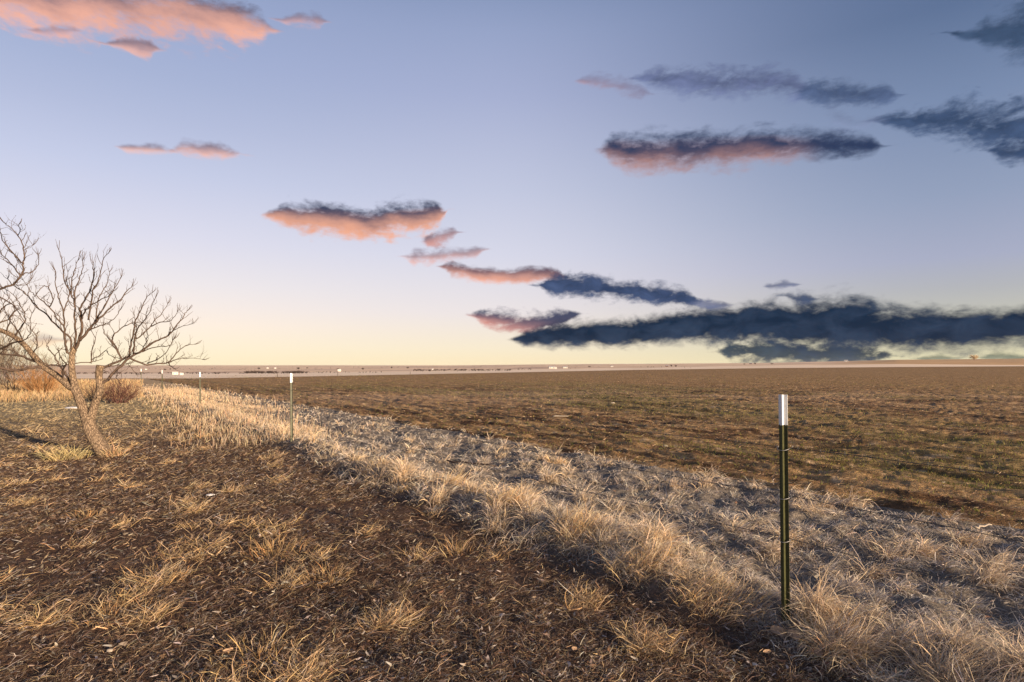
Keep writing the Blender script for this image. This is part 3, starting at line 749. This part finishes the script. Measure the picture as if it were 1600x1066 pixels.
def far_tree(px, py, wpx, hpx, label, seed, name='distant_tree', mat=None, dense=1.0, group='lone trees far across the plain', tilt=0):
    x, y, z = place(px, py); s = y/F; w = wpx*s; h = hpx*s; rnd = random.Random(seed)
    root = empty(name, (x, y, z), label, 'tree', group)
    t = MB(); t.tube([(0, 0, -h*.1), (0.01*w, 0, h*.2), (0, 0, h*.5)], [h*.06, h*.045, h*.02], 6); t.build('trunk', M['far_tree'], root)
    c = MB()
    for i in range(int(90*dense)):
        a1 = rnd.uniform(0, 6.28); q = rnd.random()**.5; b = rnd.uniform(.25, 1)
        e = Vector((math.cos(a1)*q*w*.5*math.sin(b*2.6)**.5, math.sin(a1)*q*w*.5*math.sin(b*2.6)**.5, h*b))
        m0 = Vector((e.x*.3, e.y*.3, h*(.15+.4*b)))
        c.tube([(0, 0, h*.15), m0, e], [h*.018, h*.014, h*.012], 3, False)
        for _ in range(2):
            e2 = e+Vector((rnd.gauss(0, w*.07), rnd.gauss(0, w*.07), rnd.gauss(0, h*.08))); c.tube([m0.lerp(e, .6), e2], [h*.014, h*.01], 3, False)
    c.build('crown', mat or M['far_tree'], root); return root
for (px, py, w, h, lb) in ((404.5, 577.5, 5, 3, 'dark distant tree left of the second post'), (466, 577.5, 6, 3.5, 'dark distant tree just right of the second post top'),
    (528, 578.5, 5, 3, 'dark distant tree above the white house'), (567, 578, 5, 3, 'dark distant tree right of the white house'), (480, 576, 4, 2, 'small distant tree beside another, right of the second post'),
    (612, 576, 3, 3, 'small dark distant tree before the centre'), (637, 576, 5, 2.5, 'wide low distant tree before the centre'),
    (258, 579, 5, 3, 'dark distant tree above the fourth post'), (266, 578, 3, 2.5, 'small distant tree above the white farm buildings'),
    (1049, 573, 3, 3, 'dark round tree in the farm group right of the centre'), (1056, 573.5, 4, 3, 'rightmost dark tree in the farm group right of the centre'),
    (1163, 570, 4, 2, 'low dark tree under the big cloud'), (1180, 569.5, 4, 2.5, 'dark tree right of the barn under the big cloud'), (1206, 569.5, 6, 2, 'long low tree clump under the big cloud'),
    (921, 574, 6, 2, 'low dark tree clump right of the centre farmhouse')):
    far_tree(px, py, w, h, lb, int(px))
far_tree(1522, 562.5, 14, 8, 'lone spreading sunlit bare tree on the orange rise at the far right', 77, 'bare_tree', M['pale_crown'], 1.6, None)

# scrub lines on the plain: nobody could count it
mb_v = []; loops = []; 
def scrub(name, spans, label, mat):
    mb = MB(); rnd = random.Random(4)
    for (x0, x1, y0, n, hh) in spans:
        for i in range(n):
            px = rnd.uniform(x0, x1); py = y0+rnd.gauss(0, .5); x, y, z = place(px, py); s = y/F; h = hh*s*rnd.uniform(.4, 1.1)
            for _ in range(14):
                a1 = rnd.uniform(0, 6.28); w = h*.8
                mb.tube([(x, y, z-h*.1), (x+math.cos(a1)*w*.5, y+math.sin(a1)*w*.5, z+h*.5), (x+math.cos(a1)*w*rnd.uniform(.4, 1), y+math.sin(a1)*w, z+h*rnd.uniform(.6, 1))], [h*.05, h*.04, h*.03], 3, False)
    tag(mb.build(name, mat), label, None, None, 'stuff')
scrub('scrub', ((380, 480, 583.2, 150, 4), (480, 600, 582.5, 40, 2), (100, 380, 584, 120, 3), (645, 700, 579.3, 60, 2.5), (700, 800, 579, 110, 2.5), (800, 830, 577.5, 14, 2), (180, 600, 576, 60, 1.2), (1000, 1090, 573.4, 20, 1.2), (150, 700, 573.9, 90, .9), (240, 520, 577.6, 60, 1), (700, 1000, 572.4, 60, .9), (560, 900, 575.2, 50, 1)),
      'dark line of bare scrub across the distant plain', M['far_tree'])
# tiny posts of a far fence at the field's end
for i, (px, py, h) in enumerate(((433.5, 590.3, 6), (527.5, 588, 6), (108, 592, 6), (641, 585.6, 4.5))):
    Y = float(Y2(px))*1.0-1.5; x = (px-800)/F*Y; z = float(zg(np.array(x), np.array(Y))); mb = MB()
    mb.tube([(0, 0, -.2), (.01, 0, h*Y/F*.6), (0, 0, h*Y/F)], [.035, .035, .03], 6)
    mb.tube([(0, 0, h*Y/F), (0, 0, h*Y/F+.03)], [.03, .012], 6)
    o = mb.build('field_stake', M['twig']); o.location = (x, Y, z)
    tag(o, ('tiny dark stake at the field end just left of the second post', 'tiny dark stake at the field end right of the second post', 'tiny dark stake beyond the leaning tree', 'tiny dark stake at the field end farthest to the right')[i], 'post', 'stakes at the far end of the field')

# ------------------------------------------------------------------ haze
hz = MB(); hz.box(-14000, -6000, -140, 14000, 17000, 48)
m = bpy.data.materials.new('haze'); m.use_nodes = True; nt = m.node_tree; nt.nodes.remove(nt.nodes['Principled BSDF'])
pv = nt.nodes.new('ShaderNodeVolumePrincipled'); pv.inputs['Color'].default_value = (.95, .88, .86, 1); pv.inputs['Density'].default_value = 1.2e-5; pv.inputs['Anisotropy'].default_value = 0
nt.links.new(pv.outputs[0], nt.nodes['Material Output'].inputs['Volume'])
USE_HAZE = True
if USE_HAZE: tag(hz.build('haze', m, None, False), None, None, None, 'stuff')

# ------------------------------------------------------------------ sky
SUN_AZ, SUN_EL = 127.0, 10.0
w = bpy.data.worlds.new('World'); sc.world = w; w.use_nodes = True; nt = w.node_tree; nt.nodes.clear(); L = nt.links.new
def S(c): return [((x/255+.055)/1.055)**2.4 if x > 10 else x/255/12.92 for x in c]
out = N(nt, 'ShaderNodeOutputWorld'); bg = N(nt, 'ShaderNodeBackground'); bg.inputs[1].default_value = .05; L(bg.outputs[0], out.inputs[0])
sky = N(nt, 'ShaderNodeTexSky', sky_type='NISHITA'); sky.sun_disc = False; sky.sun_elevation = R(SUN_EL); sky.sun_rotation = R(SUN_AZ)
tc = N(nt, 'ShaderNodeTexCoord'); sp = N(nt, 'ShaderNodeSeparateXYZ'); L(tc.outputs['Generated'], sp.inputs[0])
def mth(op, a=None, b=None, c=None, clamp=False):
    n = N(nt, 'ShaderNodeMath', operation=op); n.use_clamp = clamp
    for i, q in enumerate((a, b, c)):
        if q is None: continue
        if hasattr(q, 'is_output') or hasattr(q, 'links'): L(q, n.inputs[i])
        else: n.inputs[i].default_value = q
    return n.outputs[0]
def mixn(f, a, b):
    n = N(nt, 'ShaderNodeMix', data_type='RGBA'); 
    for s_, q in ((0, f), (6, a), (7, b)):
        if hasattr(q, 'links'): L(q, n.inputs[s_])
        else: n.inputs[s_].default_value = q if s_ == 0 else list(q)+[1]
    return n.outputs[2]
hor = mth('SQRT', mth('ADD', mth('MULTIPLY', sp.outputs[0], sp.outputs[0]), mth('MULTIPLY', sp.outputs[1], sp.outputs[1])))
q = mth('DIVIDE', sp.outputs[2], mth('MAXIMUM', hor, 1e-4))        # tangent of the elevation
AZ = mth('ARCTAN2', sp.outputs[0], sp.outputs[1])                   # bearing
def ramp(stops):
    cr = N(nt, 'ShaderNodeValToRGB'); el = cr.color_ramp.elements; cr.color_ramp.interpolation = 'B_SPLINE' if False else 'LINEAR'
    while len(el) < len(stops): el.new(.5)
    for e_, (p, c) in zip(el, sorted(stops)): e_.position = p; e_.color = S(c)+[1]
    L(qn, cr.inputs[0]); return cr.outputs[0]
qn = mth('ADD', mth('MULTIPLY', q, 1.0), .2, clamp=True)             # 0.2 = horizon
def col_at(px, lst, top):
    az_ = math.atan((px-800)/F); st = [(.2+(HY-y)/F*math.cos(az_), c) for y, c in lst]
    return [(.0, (60, 48, 38)), (.185, (75, 58, 45))]+st+[(.2+.74, [(a+b)/2 for a, b in zip(lst[-1][1], top)]), (.995, top)]
left = ramp(col_at(100, [(571, (255, 239, 200)), (545, (255, 239, 210)), (500, (255, 237, 222)), (430, (238, 230, 232)), (350, (220, 218, 234)), (240, (196, 202, 228)), (150, (178, 187, 217)), (80, (166, 178, 211)), (0, (157, 171, 207))], (100, 118, 160)))
mid = ramp(col_at(800, [(571, (252, 232, 190)), (545, (246, 232, 206)), (490, (234, 225, 226)), (400, (214, 214, 230)), (300, (194, 199, 222)), (150, (166, 175, 208)), (50, (150, 163, 198)), (0, (138, 153, 189))], (85, 102, 148)))
right = ramp(col_at(1500, [(571, (226, 218, 178)), (530, (205, 201, 176)), (450, (178, 179, 184)), (400, (166, 171, 195)), (300, (145, 158, 186)), (150, (120, 138, 172)), (0, (92, 112, 148))], (80, 98, 140)))
azn = mth('MULTIPLY', AZ, 180/math.pi)
def step(a0, a1):
    n = N(nt, 'ShaderNodeMapRange', interpolation_type='SMOOTHSTEP'); L(azn, n.inputs[0]); n.inputs[1].default_value = a0; n.inputs[2].default_value = a1; return n.outputs[0]
base = mixn(step(-42, 4), left, mid); base = mixn(step(-4, 40), base, right)
fill_glow = mth('MULTIPLY', step(60, 110), mth('POWER', mth('SUBTRACT', 1, mth('ABSOLUTE', q), clamp=True), 6))  # warm brightening of the unseen sun-side sky, added as low fill light
base = mixn(mth('MULTIPLY', fill_glow, .8), base, (1.1, .85, .6))
base = N(nt, 'ShaderNodeVectorMath', operation='SCALE').outputs[0] if False else base
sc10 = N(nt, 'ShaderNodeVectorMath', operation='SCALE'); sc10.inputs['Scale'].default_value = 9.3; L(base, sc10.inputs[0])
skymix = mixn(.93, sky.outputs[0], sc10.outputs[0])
w.cycles.sampling_method = 'MANUAL'; w.cycles.sample_map_resolution = 256
# cloud noise
cx = N(nt, 'ShaderNodeCombineXYZ'); L(AZ, cx.inputs[0]); L(mth('MULTIPLY', q, 1.7), cx.inputs[1])
def cn(scale, det, seed, rough=.6, dist=0):
    n = N(nt, 'ShaderNodeTexNoise'); n.inputs['Scale'].default_value = scale; n.inputs['Detail'].default_value = det; n.inputs['Roughness'].default_value = rough; n.inputs['Distortion'].default_value = dist
    mp = N(nt, 'ShaderNodeMapping'); mp.inputs['Location'].default_value = (seed, seed*.7, 0); L(cx.outputs[0], mp.inputs[0]); L(mp.outputs[0], n.inputs['Vector']); return n.outputs['Fac']
n1 = mth('SUBTRACT', cn(20, 7, 3.1, .58, .5), .5); n2 = mth('SUBTRACT', cn(60, 6, 8.4, .6), .5); n3 = mth('SUBTRACT', cn(16, 6, 5.7, .6), .5)
PINK, DARK = S((250, 172, 140)), S((28, 48, 78))
MAU = S((122, 106, 122))
def cloud(pts, dark, bottom, pinkpts, opac=1.0, soft=.55, rag=1.0, split=-.1):
    """pts: (px, top, bottom) read off the photo -> bearing, tangent centre and half height; pinkpts: (px, amount)"""
    global skymix
    A = []; 
    for (x, a_, b_) in pts:
        z = math.atan((x-800)/F); k = math.cos(z)/F; A.append((z, (HY-(a_+b_)/2)*k, abs(b_-a_)/2*k))
    A[0] = (A[0][0], A[0][1], max(A[0][2], .3*A[1][2])); A[-1] = (A[-1][0], A[-1][1], max(A[-1][2], .3*A[-2][2]))
    z0, z1 = A[0][0]-.024, A[-1][0]+.024
    c0 = min(p[1] for p in A)-.01; c1 = max(p[1] for p in A)+.01; hm = max(p[2] for p in A)*1.1+1e-4
    t = mth('DIVIDE', mth('SUBTRACT', AZ, z0), z1-z0)
    def fc(vals):
        n = N(nt, 'ShaderNodeFloatCurve'); cu = n.mapping.curves[0]; pp = cu.points
        pp[0].location = vals[0]; pp[1].location = vals[-1]
        for v_ in vals[1:-1]: pp.new(*v_)
        n.mapping.update(); L(t, n.inputs[1]); return n.outputs[0]
    T = lambda z: (z-z0)/(z1-z0)
    cen = mth('ADD', mth('MULTIPLY', fc([(0, (A[0][1]-c0)/(c1-c0))]+[(T(z), (c-c0)/(c1-c0)) for z, c, h in A]+[(1, (A[-1][1]-c0)/(c1-c0))]), c1-c0), c0)
    hh = mth('MULTIPLY', fc([(0, max(A[0][2]/hm, .3))]+[(T(z), h/hm) for z, c, h in A]+[(1, max(A[-1][2]/hm, .3))]), hm)
    en = N(nt, 'ShaderNodeMapRange'); L(mth('MINIMUM', t, mth('SUBTRACT', 1.0, t)), en.inputs[0]); en.inputs[1].default_value = 0; en.inputs[2].default_value = min(.3, .045/(z1-z0)); en.inputs[3].default_value = 1.9; en.inputs[4].default_value = 0
    pk = fc([(0, pinkpts[0][1])]+[(T(math.atan((x-800)/F)), v_) for x, v_ in pinkpts]+[(1, pinkpts[-1][1])]) if pinkpts else None
    s_ = mth('DIVIDE', mth('SUBTRACT', q, cen), mth('ADD', hh, .0012))        # -1 bottom .. 1 top
    nz = mth('ADD', mth('MULTIPLY', n1, 3.0*rag), mth('MULTIPLY', n2, 1.7*rag))
    f = mth('SUBTRACT', mth('ADD', mth('SUBTRACT', 1.0, mth('ABSOLUTE', s_)), nz), en.outputs[0])
    ends = mth('MULTIPLY', mth('GREATER_THAN', t, 0.0), mth('LESS_THAN', t, 1.0))
    mr = N(nt, 'ShaderNodeMapRange', interpolation_type='SMOOTHSTEP'); L(f, mr.inputs[0]); mr.inputs[1].default_value = -.45; mr.inputs[2].default_value = soft*1.25
    thin = N(nt, 'ShaderNodeMapRange', interpolation_type='SMOOTHSTEP'); L(hh, thin.inputs[0]); thin.inputs[1].default_value = 0; thin.inputs[2].default_value = 1e-4
    al = mth('MULTIPLY', mth('MULTIPLY', mth('MULTIPLY', mr.outputs[0], ends), thin.outputs[0]), opac)
    c = dark
    if pk is not None:
        g = N(nt, 'ShaderNodeMapRange', interpolation_type='SMOOTHSTEP'); L(mth('ADD', s_, mth('MULTIPLY', n3, 1.9)), g.inputs[0]); g.inputs[1].default_value = split+.95; g.inputs[2].default_value = split-1.0
        lowm = mth('MULTIPLY', g.outputs[0], pk, clamp=True)
        edge = N(nt, 'ShaderNodeMapRange'); L(f, edge.inputs[0]); edge.inputs[1].default_value = .9; edge.inputs[2].default_value = .1; 
        lowm = mth('MAXIMUM', lowm, mth('MULTIPLY', mth('MULTIPLY', edge.outputs[0], pk), mth('MULTIPLY', mth('SUBTRACT', .75, s_, clamp=True), .9)), clamp=True)
        mid_ = mixn(mth('MULTIPLY', lowm, 2.0, clamp=True), dark, [a*.5+b*.5 for a, b in zip(MAU, bottom)])
        c = mixn(mth('SUBTRACT', mth('MULTIPLY', lowm, 2.0), 1.0, clamp=True), mid_, bottom)
    else:
        lt = mth('MULTIPLY', mth('ADD', n3, .5), mth('SUBTRACT', 1.0, mr.outputs[0]))
        c = mixn(mth('ADD', mth('MULTIPLY', mth('SUBTRACT', n1, mth('MULTIPLY', s_, .09)), 3.2), .3, clamp=True), dark, [x*1.7+.02 for x in dark])
    k = N(nt, 'ShaderNodeVectorMath', operation='SCALE'); k.inputs['Scale'].default_value = 8.7
    if hasattr(c, 'links'): L(c, k.inputs[0])
    else: k.inputs[0].default_value = c
    skymix = mixn(al, skymix, k.outputs[0])
G1, G2 = S((84, 92, 122)), S((52, 68, 100))
basesky = skymix; REG = []
def region(boxes):
    # clouds are worked out only for the part of the sky that holds them
    m = None
    for (xa, ya, xb, yb) in boxes:
        a0, a1 = math.atan((xa-800)/F), math.atan((xb-800)/F); ks = [math.cos(a0), math.cos(a1)]
        q0 = min((HY-yb)/F*k for k in ks); q1 = max((HY-ya)/F*k for k in ks)
        b = mth('MULTIPLY', mth('MULTIPLY', mth('GREATER_THAN', AZ, a0), mth('LESS_THAN', AZ, a1)), mth('MULTIPLY', mth('GREATER_THAN', q, q0), mth('LESS_THAN', q, q1)))
        m = b if m is None else mth('MAXIMUM', m, b)
    b_ = N(nt, 'ShaderNodeBackground'); b_.inputs[1].default_value = .05; L(skymix, b_.inputs[0]); REG.append((m, b_))
skymix = basesky
cloud([(-80,-30,25),(0,-30,32),(60,-30,46),(110,-30,54),(200,-25,56),(300,-15,62),(370,5,70),(415,30,62),(432,42,54)], S((98,92,112)), S((250,184,160)), [(0,1),(120,.95),(200,.85),(330,.85),(400,1)], .97, .7, .8, .25)
cloud([(160,64,70),(200,62,80),(232,64,90),(247,72,82)], MAU, S((244,186,170)), [(160,1),(246,1)], .85, .8)
cloud([(432,28,33),(470,20,40),(500,24,42),(510,32,36)], MAU, S((240,182,172)), [(430,1),(510,1)], .75, .9)
cloud([(50,46,50),(90,40,56),(125,46,52)], MAU, S((240,182,172)), [(50,1),(120,1)], .6, .9)
region([(-130, -60, 560, 110)])
skymix = basesky
cloud([(185,226,233),(240,227,240),(268,231,242)], MAU, S((250,196,180)), [(190,1),(262,1)], .85, .9)
cloud([(262,230,240),(285,220,243),(340,224,247),(380,236,246)], MAU, S((250,192,175)), [(262,1),(380,1)], .85, .9)
region([(150, 195, 430, 265)])
skymix = basesky
cloud([(415,326,346),(440,322,350),(470,320,360),(540,324,366),(580,330,372),(620,322,366),(670,318,362),(695,322,344),(703,324,330)], S((66,72,98)), S((250,180,148)), [(410,1),(450,.85),(520,.9),(600,.95),(670,.95),(700,1)], 1, .5, .75, -.05)
cloud([(660,372,384),(690,358,380),(712,357,370),(718,361,365)], S((130,112,126)), S((240,165,145)), [(660,.8),(718,.4)], .9, .8)
cloud([(628,398,404),(650,392,412),(690,392,408),(740,388,402),(765,387,392)], S((130,112,126)), S((250,180,160)), [(628,1),(700,.8),(765,.6)], .8, .9)
cloud([(686,413,420),(705,410,430),(740,416,437),(800,421,440),(860,420,438),(890,428,440)], S((100,82,98)), S((248,178,152)), [(686,.5),(740,1),(800,.9),(860,.6),(890,.2)], 1, .6, .7)
cloud([(835,443,449),(870,430,462),(900,430,464),(960,438,468),(1000,444,470),(1040,450,478),(1080,458,480),(1097,466,476)], G2, None, None, 1, .5, .85)
cloud([(732,488,498),(770,487,510),(820,489,520),(870,488,512),(908,487,494)], S((70,76,102)), S((222,155,142)), [(732,1),(780,.8),(820,.6),(860,.1),(908,0)], 1, .6, .9)
cloud([(1120,545,555),(1150,528,566),(1200,532,570),(1300,538,569),(1360,540,568),(1390,545,564),(1402,553,561)], S((36,56,72)), None, None, .97, .6, 1.1)
cloud([(800,522,538),(850,512,540),(900,505,540),(950,505,540),(1000,499,540),(1050,488,534),(1100,484,534),(1150,480,534),(1200,476,534),(1250,472,546),(1300,468,546),(1340,468,546),(1380,482,546),(1450,487,547),(1500,487,546),(1560,488,541),(1600,478,536),(1750,466,540),(1800,470,530)], S((22,42,66)), None, None, 1, .4, .5)
cloud([(1445,557,563),(1462,553,564),(1480,557,562)], S((98,106,92)), None, None, .8, .8)
cloud([(1535,556,562),(1555,550,563),(1600,556,563),(1650,556,562)], S((84,96,84)), None, None, .8, .8)
cloud([(1203,443,452),(1222,440,450),(1240,443,447)], G1, None, None, .8, .8)
cloud([(1230,459,466),(1245,457,476),(1268,463,472)], S((50,66,96)), None, None, .9, .8)
cloud([(1080,470,478),(1110,470,482),(1145,474,480)], G1, None, None, .8, .8)
region([(360, 300, 800, 434), (640, 404, 1900, 575)])
skymix = basesky
cloud([(902,122,130),(930,118,138),(970,122,146),(1005,135,150),(1020,144,150)], S((126,122,150)), S((190,150,160)), [(902,1),(940,.7),(1020,.1)], .7, .9)
cloud([(988,118,128),(1040,106,142),(1100,108,152),(1200,108,150),(1240,115,152),(1270,125,155)], S((90,100,134)), None, None, 1, .8, .9)
cloud([(1245,130,158),(1300,128,166),(1360,132,166),(1400,140,156),(1412,145,151)], S((62,78,110)), None, None, .95, .8, 1.0)
cloud([(1355,184,194),(1420,174,206),(1480,165,214),(1560,166,238),(1620,158,250),(1700,150,265)], S((46,66,98)), None, None, .95, .7, 1.0)
cloud([(1535,230,240),(1570,222,254),(1620,224,260),(1700,225,260)], S((40,60,92)), None, None, .9, .8, 1.0)
cloud([(1290,158,200),(1340,180,200),(1380,178,196)], S((110,120,150)), None, None, .5, 1.2, 1.4)
cloud([(932,222,244),(960,212,254),(1000,210,268),(1050,208,266),(1100,206,262),(1200,204,252),(1260,206,248),(1320,209,244),(1370,217,238),(1388,225,231)], S((48,62,94)), S((206,152,138)), [(932,.45),(980,.8),(1020,.75),(1100,.5),(1200,.7),(1260,.3),(1300,0),(1388,0)], 1, .7, .6, -.4)
cloud([(1465,48,56),(1520,48,64),(1545,30,75),(1600,10,95),(1700,-10,110)], S((46,66,94)), None, None, .95, .8, .9)
region([(860, -80, 1900, 300)])
skymix = basesky
cloud([(60,526,540),(85,528,536),(100,530,534)], MAU, S((252,200,150)), [(60,1),(100,1)], .6, 1.0)
region([(30, 510, 130, 550)])
L(basesky, bg.inputs[0]); last = bg; anyf = None
for m_, b_ in REG: anyf = m_ if anyf is None else mth('MAXIMUM', anyf, m_)
last = REG[0][1]
for m_, b_ in REG[1:]:
    x_ = N(nt, 'ShaderNodeMixShader'); L(m_, x_.inputs[0]); L(last.outputs[0], x_.inputs[1]); L(b_.outputs[0], x_.inputs[2]); last = x_
x_ = N(nt, 'ShaderNodeMixShader'); L(anyf, x_.inputs[0]); L(bg.outputs[0], x_.inputs[1]); L(last.outputs[0], x_.inputs[2]); L(x_.outputs[0], out.inputs[0])


# ------------------------------------------------------------------ sun and camera
sun = bpy.data.lights.new('sun', 'SUN'); sun.energy = 5.0; sun.angle = R(.6); sun.color = (1, .77, .54)
so = bpy.data.objects.new('sun', sun); link(so)
d = Vector((math.sin(R(SUN_AZ))*math.cos(R(SUN_EL)), math.cos(R(SUN_AZ))*math.cos(R(SUN_EL)), math.sin(R(SUN_EL))))
so.rotation_euler = d.to_track_quat('Z', 'Y').to_euler(); so.location = d*30
cam = bpy.data.cameras.new('camera'); co = bpy.data.objects.new('camera', cam); link(co); sc.camera = co
cam.sensor_width = 36; cam.lens = F/1600*36; co.location = (0, 0, CZ); co.rotation_euler = (R(90), 0, 0)
cam.shift_y = (HY-533)/1600; cam.clip_start = .05; cam.clip_end = 60000
sc.view_settings.view_transform = 'Standard'; sc.view_settings.look = 'None'; sc.view_settings.exposure = 1.2; sc.view_settings.gamma = 1
sc.cycles.volume_bounces = 0; sc.cycles.max_bounces = 5; sc.cycles.volume_step_rate = 1
